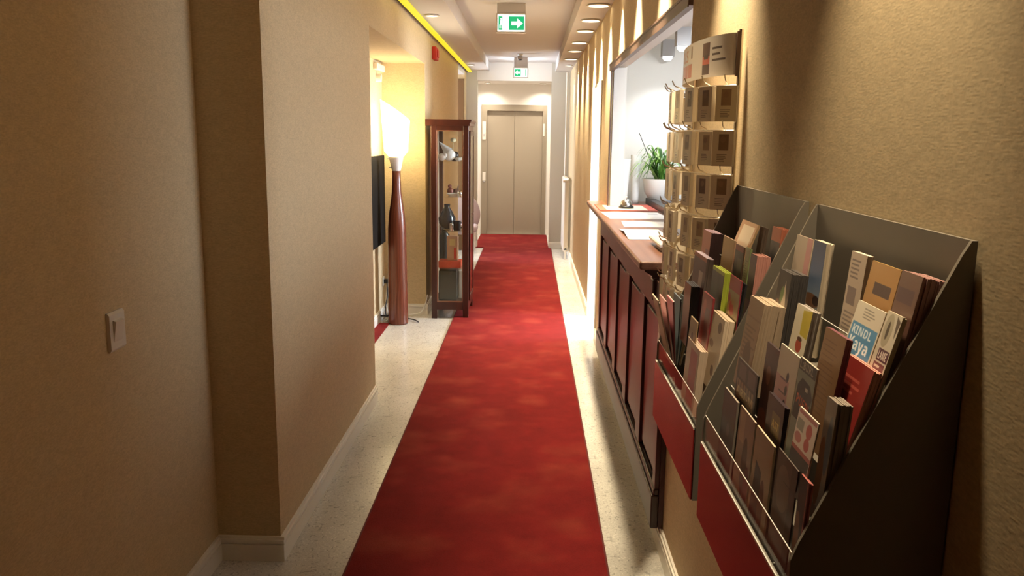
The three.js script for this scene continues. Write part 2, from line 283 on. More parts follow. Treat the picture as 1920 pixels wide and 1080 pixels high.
// ---------------------------------------------------------------- lift
{
  const t = thing('elevator_doors', 'closed beige two-leaf lift doors at the end of the corridor', 'elevator', [-0.28, 0, 14.12]);
  part('door_frame', [bx(-0.832, -0.735, 0, 2.163, 14.1, 14.18), bx(0.225, 0.257, 0, 2.163, 14.1, 14.18), bx(0.19, 0.225, 0, 2.163, 14.11, 14.18), bx(-0.735, 0.19, 2.065, 2.163, 14.1, 14.18)], M.elevatorFrame, t);
  part('door_leaf', rbx(-0.735, -0.2815, 0.005, 2.065, 14.15, 14.19, 0.006), M.elevator, t);
  part('door_leaf', rbx(-0.2785, 0.19, 0.005, 2.065, 14.15, 14.19, 0.006), M.elevator, t);
  part('sill', bx(-0.735, 0.19, 0, 0.005, 14.1, 14.2), M.chrome, t);
  const p = thing('lift_indicator', 'pale lift indicator plate on the left of the lift frame', 'indicator', [-0.785, 1.59, 14.1]);
  part('plate', rbx(-0.815, -0.757, 1.59, 1.885, 14.088, 14.1, 0.004), M.plastic, p); part('display', rbx(-0.8, -0.772, 1.64, 1.69, 14.084, 14.09, 0.002), M.grey, p);
  const q = thing('lift_call_button', 'small pale lift call button plate at hand height', 'button', [-0.783, 0.9, 14.1]);
  part('plate', rbx(-0.81, -0.757, 0.91, 1.05, 14.088, 14.1, 0.004), M.plastic, q); part('button', lathe([[0, 0], [0.014, 0], [0.014, 0.02], [0, 0.02]], -0.783, 0.885, 14.094, 14), M.grey, q);
  solo('lift_notice', rbx(0.197, 0.222, 1.66, 1.86, 14.102, 14.11, 0.002), M.plastic, 'narrow pale plate on the right of the lift frame', 'plate');
}
{ // radiator and its pipe
  const t = thing('radiator', 'tall white radiator on the right wall before the lift lobby', 'radiator', [0.5, 0.08, 11.7]);
  for (let k = 0; k < 9; k++) part('column', rbx(0.455, 0.525, 0.1, 1.1, 11.3 + k * 0.09, 11.36 + k * 0.09, 0.02, 3), M.plastic, t);
  part('header', [rod([0.49, 1.07, 11.3], [0.49, 1.07, 12.08], 0.022), rod([0.49, 0.13, 11.3], [0.49, 0.13, 12.08], 0.022)], M.plastic, t);
  part('valve', [rod([0.44, 1.07, 11.28], [0.5, 1.07, 11.28], 0.024), rod([0.49, 0.0, 11.29], [0.49, 0.13, 11.29], 0.012)], M.plastic, t);
  solo('heating_pipe', [rod([0.5, 1.07, 12.2], [0.5, LOW - 0.02, 12.2], 0.014), rod([0.49, 1.07, 12.083], [0.5, 1.07, 12.2], 0.012)], M.plastic, 'thin white heating pipe rising from the radiator to the ceiling', 'pipe');
}
{ // lilac chair
  const cx = -0.99, cd = 12.0, t = thing('tub_chair', 'lilac round-backed chair on white legs beside the lift lobby', 'chair', [cx, 0, cd]);
  const g = new THREE.SphereGeometry(1, 32, 20); g.scale(0.27, 0.3, 0.06); g.translate(cx, 0.53, -12.05); part('backrest', flat(g), M.lilac, t);
  part('seat', rbx(cx - 0.24, cx + 0.24, 0.3, 0.4, 11.68, 12.04, 0.04, 4), M.lilac, t);
  for (const [sx, sd] of [[-1, -1], [1, -1], [-1, 1], [1, 1]]) part('leg', lathe([[0, 0], [0.014, 0], [0.022, 0.31], [0, 0.31]], cx + sx * 0.19, 0, 11.86 + sd * 0.14, 12), M.ceramic, t);
}

// ---------------------------------------------------------------- floor lamp and niche
{
  const x = -1.157, d = 7.21, t = thing('floor_lamp', 'tall wooden bottle-shaped floor lamp with slanted glowing shade in the niche', 'floor lamp', [x, 0, d]);
  part('body', lathe([[0, 0], [0.086, 0], [0.089, 0.012], [0.087, 0.2], [0.083, 0.5], [0.0775, 0.84], [0.067, 0.98], [0.052, 1.08], [0.0405, 1.165], [0.037, 1.25], [0.0365, 1.345], [0, 1.345]], x, 0, d, 48), M.lampWood, t);
  const cup = part('lamp_cup', lathe([[0, 1.345], [0.037, 1.345], [0.062, 1.462], [0.058, 1.462], [0.034, 1.36], [0, 1.36]], x, 0, d, 40), M.ceramic, t);
  for (const [h, r] of [[1.375, 0.052], [1.45, 0.07]]) part('screw', rod([x - r + 0.012, h, d - 0.01], [x - r - 0.008, h, d - 0.014], 0.006), M.grey, cup);
  // shade: flaring sleeve cut by a slanting plane
  const N = 48, R = 10, pos = [], idx = [], prof = (h) => 0.062 + 0.040 * Math.min(1, h / 0.05) + 0.030 * Math.max(0, h - 0.05) / 0.45;
  for (let j = 0; j <= R; j++) for (let i = 0; i <= N; i++) {
    const a = i / N * 2 * Math.PI, top = 0.395 - 0.088 * Math.cos(a), s = j < 3 ? j / 3 * 0.05 : 0.05 + (top - 0.05) * (j - 3) / (R - 3), r = prof(s);
    pos.push(x + r * Math.cos(a), 1.462 + s, -d + r * Math.sin(a));
  }
  for (let j = 0; j < R; j++) for (let i = 0; i < N; i++) { const a = j * (N + 1) + i, b = a + N + 1; idx.push(a, b, a + 1, a + 1, b, b + 1); }
  const g = new THREE.BufferGeometry(); g.setAttribute('position', new THREE.Float32BufferAttribute(pos, 3)); g.setAttribute('uv', new THREE.Float32BufferAttribute(new Float32Array(pos.length / 3 * 2), 2)); g.setIndex(idx); g.computeVertexNormals();
  part('lamp_shade', flat(g), phys(col(0.9, 0.85, 0.7), 1, { transmission: 0.5, thickness: 0, emissive: col(1, 0.86, 0.52), emissiveIntensity: 1.8, side: THREE.DoubleSide }), t);
  part('bulb', (() => { const s = new THREE.SphereGeometry(0.03, 16, 12); s.translate(x, 1.62, -d); return flat(s); })(), glow(col(1, 0.85, 0.5), 6), t);
  const p = new THREE.PointLight(col(1, 0.80, 0.42), POWER.lamp, 0, 2); p.position.set(x, 1.7, -d); p.castShadow = true; p.shadow.radius = 2; scene.add(p);
}
{ // television on the niche wall, socket, cables, sensor
  const t = thing('television', 'flat black television hung on the niche side wall behind the lamp', 'television', [-1.3, 0.69, 6.9]);
  part('screen', rbx(-1.332, -1.312, 0.69, 1.47, 6.24, 7.52, 0.006), M.tv, t);
  part('wall_mount', bx(-1.34, -1.332, 0.95, 1.2, 6.6, 7.2), M.grey, t);
  const s = thing('wall_socket', 'white wall socket with black plug low in the niche', 'socket', [-1.33, 0.3, 7.5]);
  part('plate', rbx(-1.34, -1.328, 0.29, 0.37, 7.44, 7.54, 0.003), M.plastic, s); part('plug', rbx(-1.328, -1.285, 0.31, 0.35, 7.47, 7.52, 0.008), M.black, s);
  const c = thing('wall_sensor', 'white sensor box with round knob above the television', 'sensor', [-1.33, 2.1, 7.4]);
  part('body', rbx(-1.34, -1.3, 2.19, 2.25, 7.2, 7.55, 0.012), M.plastic, c); part('knob', rod([-1.34, 2.13, 7.33], [-1.295, 2.13, 7.33], 0.034, 20), M.plastic, c);
  solo('power_cable', tube([[-1.3, 0.31, 7.49], [-1.29, 0.2, 7.44], [-1.3, 0.08, 7.38], [-1.28, 0.02, 7.36], [-1.2, 0.012, 7.4], [-1.1, 0.012, 7.36], [-1.02, 0.012, 7.3], [-0.98, 0.012, 7.22]], 0.006, 60), M.black, 'black power cable from the niche socket past the lamp foot', 'cable');
  solo('white_cable', tube([[-1.3, 0.33, 7.5], [-1.3, 0.15, 7.42], [-1.26, 0.02, 7.3], [-1.29, 0.012, 7.2], [-1.25, 0.03, 7.34], [-1.17, 0.015, 7.48], [-1.08, 0.02, 7.5], [-1.0, 0.03, 7.54], [-0.955, 0.12, 7.56], [-0.935, 0.2, 7.54]], 0.005, 70), M.paper, 'white cable looping behind the lamp foot to the cabinet', 'cable');
  solo('cable_adapter', rbx(-1.28, -1.22, 0.0, 0.07, 7.36, 7.46, 0.012), M.plastic, 'white adapter block on the floor behind the lamp', 'adapter');
  solo('cable_coil', (() => { const g = new THREE.TorusGeometry(0.05, 0.007, 8, 32); g.rotateX(1.35); g.translate(-1.275, 0.05, -7.28); return flat(g); })(), M.black, 'coil of black cable on the niche floor by the lamp', 'cable');
}

// ---------------------------------------------------------------- glass cabinet
{
  const x0 = -0.885, x1 = -0.55, d0 = 7.43, d1 = 8.02, H = 1.785, t = thing('display_cabinet', 'narrow dark wooden glass display cabinet standing by the carpet', 'cabinet', [-0.72, 0, 7.72]);
  for (const [a, b] of [[x0, x0 + 0.05], [x1 - 0.05, x1]]) for (const [c, e] of [[d0, d0 + 0.05], [d1 - 0.05, d1]]) part('post', rbx(a, b, a > x0 ? 0.012 : 0, 1.735, c, e, 0.004), M.cabinet, t);
  const P = extr([[0, 0], [0.004, 0.012], [0.018, 0.03], [0.024, 0.055], [-0.38, 0.055], [-0.38, 0]], d1 - d0 + 0.03, (g) => g.translate(x1, 1.735, -d1 - 0.005));
  part('cornice', [P, rbx(x0 - 0.012, x1 + 0.012, 1.735, 1.765, d0 - 0.012, d1 + 0.01, 0.004), rbx(x0 - 0.02, x1 + 0.026, 1.77, 1.79, d0 - 0.024, d1 + 0.014, 0.004)], M.cabinet, t);
  for (const g of [bx(x0 + 0.05, x1 - 0.05, 1.695, 1.735, d0, d0 + 0.03), bx(x0 + 0.05, x1 - 0.05, 0.085, 0.155, d0, d0 + 0.03), bx(x1 - 0.03, x1, 1.695, 1.735, d0 + 0.05, d1 - 0.05), bx(x1 - 0.03, x1, 0.085, 0.155, d0 + 0.05, d1 - 0.05), bx(x0 + 0.05, x1 - 0.05, 1.695, 1.735, d1 - 0.03, d1), bx(x0 + 0.05, x1 - 0.05, 0.085, 0.155, d1 - 0.03, d1)]) part('rail', g, M.cabinet, t);
  part('inner_bead', [bx(x0 + 0.05, x0 + 0.058, 0.155, 1.695, d0 + 0.002, d0 + 0.02), bx(x1 - 0.058, x1 - 0.05, 0.155, 1.695, d0 + 0.002, d0 + 0.02), bx(x0 + 0.058, x1 - 0.058, 0.155, 0.163, d0 + 0.002, d0 + 0.02), bx(x0 + 0.058, x1 - 0.058, 1.687, 1.695, d0 + 0.002, d0 + 0.02)], M.counterTop, t);
  part('bottom_board', bx(x0 + 0.05, x1 - 0.03, 0.14, 0.155, d0 + 0.03, d1 - 0.03), M.cabinet, t);
  part('top_board', bx(x0 + 0.02, x1 - 0.03, 1.72, 1.734, d0 + 0.03, d1 - 0.03), M.cabinet, t);
  part('pane', bx(x0 + 0.05, x1 - 0.05, 0.155, 1.695, d0 + 0.012, d0 + 0.016), M.glass, t);
  const door = part('door', [bx(x1, x1 + 0.012, 0.16, 0.2, d0 + 0.06, d1 - 0.06), bx(x1, x1 + 0.012, 1.65, 1.69, d0 + 0.06, d1 - 0.06), bx(x1, x1 + 0.012, 0.2, 1.65, d0 + 0.06, d0 + 0.1), bx(x1, x1 + 0.012, 0.2, 1.65, d1 - 0.1, d1 - 0.06)], M.cabinet, t);
  part('pane', bx(x1 + 0.004, x1 + 0.008, 0.2, 1.65, d0 + 0.1, d1 - 0.1), M.glass, door);
  part('knob', rod([x1 + 0.012, 0.95, d0 + 0.2], [x1 + 0.03, 0.95, d0 + 0.2], 0.008), M.chrome, door);
  part('back_board', bx(x0 + 0.004, x0 + 0.014, 0.155, 1.695, d0 + 0.05, d1 - 0.05), mat(col(0.45, 0.38, 0.30), 0.6), t);
  part('pane', bx(x0 + 0.05, x1 - 0.05, 0.155, 1.695, d1 - 0.016, d1 - 0.012), M.glass, t);
  const shelfY = [1.425, 1.11, 0.80, 0.46];
  for (const y of shelfY) part('shelf', bx(x0 + 0.016, x1 - 0.032, y - 0.006, y, d0 + 0.03, d1 - 0.03), M.glass, t);
  // contents, each on its shelf
  const sph = (x, y, d, r, sx = 1, sy = 1, sz = 1) => { const g = new THREE.SphereGeometry(r, 20, 14); g.scale(sx, sy, sz); g.translate(x, y, -d); return flat(g); };
  const shell = thing('seashell', 'large white pointed seashell on the top cabinet shelf', 'seashell', [-0.74, 1.425, 7.62]);
  part('whorl', [sph(-0.74, 1.477, 7.62, 0.052, 1.1, 1, 1), (() => { const g = new THREE.ConeGeometry(0.045, 0.13, 20); g.rotateZ(0.75); g.translate(-0.79, 1.55, -7.62); return flat(g); })()], M.ceramic, shell);
  solo('seashell', [sph(-0.80, 1.46, 7.56, 0.034), sph(-0.775, 1.475, 7.56, 0.022)], M.ceramic, 'small round cream shell beside the pointed white seashell', 'seashell');
  solo('figurine', [sph(-0.69, 1.475, 7.66, 0.035), lathe([[0, 0], [0.03, 0], [0.015, 0.03], [0, 0.04]], -0.69, 1.425, 7.66, 16)], M.black, 'round black figurine on the top cabinet shelf', 'figurine');
  solo('seashell', [sph(-0.655, 1.443, 7.6, 0.02, 1.6, 0.9, 1), sph(-0.63, 1.447, 7.6, 0.016, 1.2, 1, 1)], M.ceramic, 'flat white shell at the door side of the top cabinet shelf', 'seashell');
  solo('flower', [lathe([[0, 0], [0.02, 0], [0.012, 0.06], [0, 0.06]], -0.72, 1.425, 7.75, 14), rod([-0.72, 1.47, 7.75], [-0.715, 1.6, 7.75], 0.003), sph(-0.715, 1.61, 7.75, 0.028, 1, 0.8, 1)], mat(col(0.72, 0.68, 0.45), 0.8), 'cream dried flower at the back of the top cabinet shelf', 'flower');
  solo('dish', lathe([[0, 0], [0.04, 0], [0.065, 0.02], [0.062, 0.022], [0.038, 0.005], [0, 0.005]], -0.70, 1.11, 7.6, 28), M.ceramic, 'flat white dish on the second cabinet shelf', 'dish');
  solo('trinket', [sph(-0.74, 1.145, 7.72, 0.03, 1, 1.1, 1), sph(-0.745, 1.19, 7.72, 0.018)], mat(col(0.16, 0.04, 0.03), 0.4), 'small dark red trinket on the second cabinet shelf', 'figurine');
  solo('trinket', [sph(-0.69, 1.14, 7.74, 0.028, 1.2, 1, 1), rod([-0.68, 1.14, 7.74], [-0.665, 1.2, 7.74], 0.006)], mat(col(0.12, 0.06, 0.04), 0.4), 'small brown handled trinket beside the red one on second shelf', 'figurine');
  solo('glass_jar', lathe([[0, 0], [0.022, 0], [0.024, 0.03], [0.016, 0.045], [0, 0.045]], -0.64, 1.11, 7.56, 18), M.chrome, 'tiny shiny jar at the end of the second cabinet shelf', 'jar');
  solo('tall_bottle', lathe([[0, 0], [0.045, 0], [0.05, 0.03], [0.05, 0.27], [0.02, 0.31], [0.012, 0.32], [0, 0.32]], -0.80, 0.46, 7.76, 28), phys(col(0.012, 0.02, 0.025), 0.08), 'tall dark bottle on the third lower shelf of the cabinet', 'bottle');
  solo('vase', lathe([[0, 0], [0.05, 0], [0.075, 0.05], [0.08, 0.10], [0.05, 0.16], [0.025, 0.2], [0.03, 0.23], [0, 0.23]], -0.765, 0.80, 7.66, 32), phys(col(0.02, 0.025, 0.035), 0.1), 'rounded dark glazed vase on the middle cabinet shelf', 'vase');
  const mug = thing('mug', 'black mug with handle on the middle cabinet shelf', 'mug', [-0.665, 0.80, 7.56]);
  part('cup', lathe([[0, 0], [0.035, 0], [0.037, 0.085], [0.033, 0.085], [0.031, 0.006], [0, 0.006]], -0.665, 0.80, 7.56, 24), M.black, mug);
  part('handle', (() => { const g = new THREE.TorusGeometry(0.022, 0.005, 8, 20); g.translate(-0.625, 0.845, -7.56); return flat(g); })(), M.black, mug);
  solo('medal', lathe([[0, 0], [0.02, 0], [0.02, 0.06], [0.012, 0.07], [0, 0.07]], -0.71, 0.8, 7.52, 18), M.chrome, 'small shiny brass cup between vase and mug', 'cup');
  const box = thing('gift_box', 'pale brown carton with red stripe on the lower cabinet shelf', 'box', [-0.70, 0.52, 7.58]);
  part('carton', rbx(-0.755, -0.655, 0.523, 0.745, 7.54, 7.61, 0.004), mat(col(0.50, 0.30, 0.18), 0.7), box);
  part('stripe', bx(-0.69, -0.672, 0.54, 0.64, 7.5385, 7.54), M.red, box); part('sticker', bx(-0.73, -0.68, 0.66, 0.72, 7.5385, 7.54), mat(col(0.6, 0.45, 0.2), 0.6), box);
  solo('red_box', rbx(-0.83, -0.625, 0.46, 0.522, 7.5, 7.66, 0.006), mat(col(0.50, 0.055, 0.02), 0.5), 'long orange red box lying on the lower cabinet shelf', 'box');
  solo('green_box', rbx(-0.83, -0.665, 0.155, 0.43, 7.52, 7.75, 0.01), mat(col(0.030, 0.034, 0.026), 0.6), 'dark green box standing on the cabinet floor', 'box');
  solo('paper_bag', rbx(-0.655, -0.60, 0.155, 0.42, 7.6, 7.72, 0.01), mat(col(0.50, 0.44, 0.36), 0.8), 'pale paper bag beside the dark green box', 'bag');
}

// ---------------------------------------------------------------- reception counter
{
  const t = thing('reception_counter', 'dark red wooden reception counter with panelled front', 'counter', [0.6, 0, 4.6]);
  const a = 3.14, b = 6.03, xf = 0.515;
  part('carcass', bx(0.535, 0.554, 0.1, 1.09, a, b), M.counter, t);
  part('base_rail', [rbx(xf - 0.012, 0.535, 0.1, 0.24, a, b, 0.006), rbx(xf - 0.004, 0.535, 0.24, 0.27, a, b, 0.008)], M.counterDark, t);
  part('top_rail', rbx(xf, 0.535, 0.96, 1.09, a, b, 0.004), M.counter, t);
  const n = 5, w = (b - a) / n;
  for (let k = 0; k <= n; k++) part('stile', rbx(xf, 0.535, 0.27, 0.96, Math.max(a, a + k * w - 0.07), Math.min(b, a + k * w + 0.07), 0.004), M.counter, t);
  for (let k = 0; k < n; k++) part('panel', rbx(0.525, 0.535, 0.3, 0.93, a + k * w + 0.1, a + (k + 1) * w - 0.1, 0.004), M.counter, t);
  part('cornice', extr([[0, 0], [-0.02, 0.0], [-0.028, 0.02], [-0.055, 0.036], [-0.06, 0.05], [0.03, 0.05], [0.03, 0]], 6.42 - 3.34, (g) => g.translate(0.525, 1.08, -6.42)), M.counterDark, t);
  part('end_bracket', rbx(0.5, 0.555, 1.0, 1.09, 3.32, 3.4, 0.01), M.counterDark, t);
  part('worktop', rbx(0.44, 0.93, 1.13, 1.165, 3.29, 6.5, 0.01, 3), M.counterTop, t);
  part('back_panel', bx(0.66, 0.68, 0, 1.13, 3.3, 6.45), M.counter, t);
}
struct('trim_2', [bx(0.571, 0.66, 1.166, 2.13, 5.985, 5.999), bx(0.571, 0.66, 2.135, 2.149, 3.03, 5.985)], M.white);
struct('trim_1', [rbx(0.537, 0.57, 2.105, 2.15, 3.03, 6.0, 0.004), rbx(0.549, 0.557, 1.165, 2.105, 5.955, 6.0, 0.002), bx(0.535, 0.54, 2.142, 2.152, 3.02, 6.01), bx(0.535, 0.54, 2.1, 2.108, 3.03, 5.96)], M.woodFrame);
{
  const Y = 1.165, sheet = (x0, x1, d0, d1, h = 0.001, turn = 0) => { const g = new THREE.BoxGeometry(x1 - x0, h, d1 - d0); g.rotateY(turn); g.translate((x0 + x1) / 2, Y + h / 2, -(d0 + d1) / 2); return flat(g); };
  solo('folder', sheet(0.47, 0.86, 5.62, 6.12, 0.004), mat(col(0.52, 0.09, 0.05), 0.6), 'flat red folder on the counter under the desk bell', 'folder');
  { const o = solo('paper_sheet', sheet(0.52, 0.80, 5.64, 6.02, 0.001), mat(col(0.78, 0.68, 0.50), 0.7), 'cream sheet lying on the red folder', 'paper'); o.position.y += 0.004; }
  const big = thing('paper_sheet', 'largest white sheet on the counter, printed logo in its corner', 'paper', [0.66, Y, 5.28]);
  part('sheet', sheet(0.475, 0.852, 5.07, 5.5, 0.0015, 0.05), M.paper, big); part('print', (() => { const g = sheet(0.76, 0.82, 5.36, 5.42, 0.0004); g.translate(0, 0.0016, 0); return g; })(), M.grey, big);
  solo('paper_sheet', sheet(0.53, 0.79, 4.6, 4.9, 0.0015, -0.06), M.paper, 'plain white sheet between the large sheet and the curled one', 'paper');
  { // curled sheet
    const g = new THREE.PlaneGeometry(0.21, 0.45, 12, 12); g.rotateX(-Math.PI / 2); const p = g.attributes.position;
    for (let i = 0; i < p.count; i++) { const c = Math.max(0, -p.getX(i) - 0.02 - 0.3 * Math.abs(p.getZ(i))); p.setY(i, 0.002 + 2.2 * c * c); }
    g.computeVertexNormals(); g.translate(0.585, Y, -4.24); solo('paper_sheet', flat(g), mat(col(0.80, 0.77, 0.72), 0.7, { side: THREE.DoubleSide }), 'white sheet with curled edge on the counter near the card rack', 'paper');
  }
  { const k = thing('booklet_stack', 'pink topped booklets lying on a dark pad at the counter end', 'booklets', [0.66, Y, 3.75]); part('pad', rbx(0.57, 0.78, Y, Y + 0.02, 3.56, 3.74, 0.004), M.black, k); part('booklets', rbx(0.56, 0.78, Y + 0.021, Y + 0.035, 3.57, 3.9, 0.003), M.paper, k); part('cover', bx(0.562, 0.778, Y + 0.035, Y + 0.037, 3.572, 3.898), mat(col(0.75, 0.45, 0.40), 0.6), k); }
  const b = thing('desk_bell', 'shiny chrome desk bell on black base on the red folder', 'bell', [0.665, Y + 0.006, 5.78]);
  part('base', lathe([[0, 0], [0.052, 0], [0.052, 0.012], [0.044, 0.018], [0, 0.018]], 0.665, Y + 0.0055, 5.78, 32), M.black, b);
  part('dome', lathe([[0.042, 0.02], [0.041, 0.034], [0.034, 0.05], [0.02, 0.06], [0, 0.063], [0, 0.058], [0.018, 0.055], [0.038, 0.022], [0.042, 0.02]], 0.665, Y + 0.0055, 5.78, 32), M.chrome, b);
  part('button', lathe([[0, 0.063], [0.004, 0.063], [0.004, 0.072], [0.008, 0.074], [0.007, 0.079], [0, 0.08]], 0.665, Y + 0.0055, 5.78, 14), M.chrome, b);
  const bi = thing('ring_binder', 'dark ring binder lying at the back edge of the counter', 'binder', [0.9, Y, 5.7]);
  part('cover', [rbx(0.872, 0.926, Y, Y + 0.006, 5.3, 6.3, 0.002), rbx(0.872, 0.926, Y + 0.036, Y + 0.042, 5.3, 6.3, 0.002), bx(0.868, 0.874, Y, Y + 0.042, 5.3, 6.3)], M.black, bi); part('pages', bx(0.876, 0.922, Y + 0.006, Y + 0.036, 5.31, 6.29), M.black, bi);
  const vase = (x, d, h, r0, r1, label) => solo('tapered_vase', lathe([[0, 0], [r0, 0], [r0 * 0.95, 0.03], [r1, h], [r1 - 0.004, h], [r0 * 0.9, 0.04], [0, 0.04]], x, Y, d, 36), M.ceramic, label, 'vase');
  vase(0.672, 6.1, 0.335, 0.034, 0.052, 'slim white flaring vase behind the desk bell'); vase(0.785, 6.3, 0.36, 0.03, 0.04, 'slim white straight vase next to the plant bowl');
}
{ // back desk with the plant bowl
  const dsk = thing('back_desk', 'dark wooden back desk carrying the plant bowl in the reception', 'desk', [1.25, 0, 6.4]);
  part('top', rbx(0.94, 1.6, 1.135, 1.165, 5.6, 6.6, 0.006), M.counterDark, dsk); part('body', bx(0.98, 1.56, 0, 1.135, 5.65, 6.58), M.counterDark, dsk);
  const px = 0.985, pd = 6.25, y = 1.165, t = thing('plant_bowl', 'white bowl planter with spider plant in the reception hatch', 'planter', [px, y, pd]);
  part('bowl', lathe([[0, 0], [0.06, 0], [0.10, 0.03], [0.135, 0.09], [0.153, 0.19], [0.145, 0.19], [0.12, 0.09], [0.05, 0.02], [0, 0.02]], px, y, pd, 48), M.ceramic, t);
  part('soil', lathe([[0, 0.165], [0.138, 0.165], [0.138, 0.16], [0, 0.16]], px, y, pd, 32), mat(col(0.03, 0.02, 0.014), 0.95), t);
  const leafM = [col(0.10, 0.26, 0.03), col(0.26, 0.50, 0.09), col(0.05, 0.13, 0.03), col(0.45, 0.60, 0.22)].map((c) => phys(c, 0.5, { transmission: 0.25, thickness: 0, side: THREE.DoubleSide }));
  for (let k = 0; k < 84; k++) {
    const side = k < 22, a = side ? Math.PI + (rnd() - 0.5) * 1.6 : rnd() * 6.283, L = side ? 0.22 + 0.14 * rnd() : 0.18 + 0.22 * rnd(), up = side ? 0.12 + 0.18 * rnd() : 0.12 + 0.24 * rnd(), w = 0.006 + 0.006 * rnd(), p = [], ix = [], n = 9;
    const bx0 = px + 0.07 * (rnd() - 0.5) + (side ? -0.02 : -0.01), bz = -pd + 0.1 * (rnd() - 0.5), ca = Math.cos(a), sa = Math.sin(a);
    for (let i = 0; i <= n; i++) { const s = i / n, r = L * (side ? 0.7 : 0.55) * s, h = y + 0.165 + up * (2.4 * s - (side ? 2.3 : 1.9) * s * s), ww = w * (1 - Math.pow(s, 2.5)) + 0.0006; for (const q of [-1, 1]) p.push(bx0 + ca * r - sa * ww * q, h + 0.002 * Math.abs(q), bz + sa * r + ca * ww * q); if (i < n) { const v = 2 * i; ix.push(v, v + 1, v + 2, v + 1, v + 3, v + 2); } }
    const g = new THREE.BufferGeometry(); g.setAttribute('position', new THREE.Float32BufferAttribute(p, 3)); g.setAttribute('uv', new THREE.Float32BufferAttribute(new Float32Array(p.length / 3 * 2), 2)); g.setIndex(ix); g.computeVertexNormals();
    part('leaf', flat(g), leafM[Math.floor(rnd() * 4)], t);
  }
  part('stake', rod([px - 0.03, y + 0.16, pd], [px - 0.19, y + 0.52, pd], 0.0025), M.darkGap, t); part('stake', rod([px + 0.03, y + 0.16, pd], [px + 0.035, y + 0.53, pd], 0.0025), M.darkGap, t);
}
for (const [x, d, aim, which] of [[0.995, 6.36, 0, 'first'], [0.98, 5.66, 0, 'second'], [0.98, 4.96, 6.6, 'third'], [0.98, 4.26, 6.6, 'fourth']]) { // surface-mounted spots in the reception; last two added out of view for end wall
  const t = thing('surface_spotlight', which + ' grey cube ceiling spotlight from the white reception wall behind the plant', 'spotlight', [x, 2.23, d], 'reception ceiling spotlights');
  part('housing', [bx(x - 0.045, x - 0.037, 2.24, 2.36, d - 0.045, d + 0.045), bx(x + 0.037, x + 0.045, 2.24, 2.36, d - 0.045, d + 0.045), bx(x - 0.037, x + 0.037, 2.24, 2.36, d + 0.037, d + 0.045), bx(x - 0.037, x + 0.037, 2.24, 2.36, d - 0.045, d - 0.037)], M.grey, t);
  part('lens', lathe([[0, 2.21], [0.02, 2.212], [0.034, 2.225], [0.036, 2.25], [0, 2.26]], x, 0, d, 24), glow(COOL, 4), t);
  const s = new THREE.SpotLight(COOL, aim ? POWER.spot * 2 : POWER.spot, 0, (aim ? 40 : 62) * RAD, 1, 2); s.position.set(x, 2.205, -d); s.target.position.set(x + (aim ? 0.25 : 0), aim ? 1.5 : 0, -(aim || d)); s.castShadow = true; s.shadow.radius = 2; scene.add(s, s.target);
}

// ---------------------------------------------------------------- brochure racks
const RXF = 0.353, RTOP = 1.53, RBOT = 0.895;
function brochureRack(d0, d1, label) {                              // d0 near side, d1 far side
  const t = thing('brochure_rack', label, 'rack', [0.45, RBOT, (d0 + d1) / 2]);
  const outline = [[0.552, RBOT], [RXF, RBOT], [RXF, 1.10], [0.362, 1.125], [0.535, 1.512], [0.545, RTOP], [0.552, RTOP]];
  for (const d of [d0, d1 - 0.006]) part('side_panel', extr(outline, 0.006, (g) => g.translate(0, 0, -d - 0.006)), M.rack, t);
  part('back_panel', bx(0.546, 0.552, RBOT, RTOP, d0 + 0.006, d1 - 0.006), M.rack, t);
  part('bottom_panel', bx(RXF, 0.546, RBOT, RBOT + 0.006, d0 + 0.006, d1 - 0.006), M.rack, t);
  part('front_panel', bx(RXF - 0.004, RXF, RBOT, 1.05, d0 + 0.0065, d1 - 0.0065), M.rackRed, t);
  part('front_edge', bx(RXF - 0.004, RXF + 0.001, 1.05, 1.054, d0 + 0.0065, d1 - 0.0065), M.acrylicEdge, t);
  // clear tier fronts with a bright top edge, dividers between the pockets
  for (const [x, y, h] of [[0.3555, 1.0, 0.107], [0.402, 1.10, 0.07], [0.438, 1.19, 0.07], [0.484, 1.29, 0.07]]) {
    const f = part('tier_front', bx(x, x + 0.0015, y, y + h, d0 + 0.0065, d1 - 0.0065), M.acrylic, t); part('top_edge', bx(x, x + 0.0015, y + h, y + h + 0.0015, d0 + 0.0065, d1 - 0.0065), M.acrylicEdge, f);
  }
  for (let k = 1; k < 5; k++) { const d = d0 + (d1 - d0) * k / 5; part('divider', bx(0.3575, 0.386, 0.98, 1.035, d, d + 0.0012), M.acrylicEdge, t); }
  for (const [x, y] of [[0.37, 0.97], [0.405, 1.075], [0.442, 1.165], [0.488, 1.265]]) part('tier_floor', bx(x, x + 0.035, y, y + 0.003, d0 + 0.0065, d1 - 0.0065), M.rack, t);
}
brochureRack(1.03, 1.6, 'grey brochure rack with red front and dark near side panel');
brochureRack(1.662, 2.222, 'grey brochure rack with red front, hung next to the card rack');

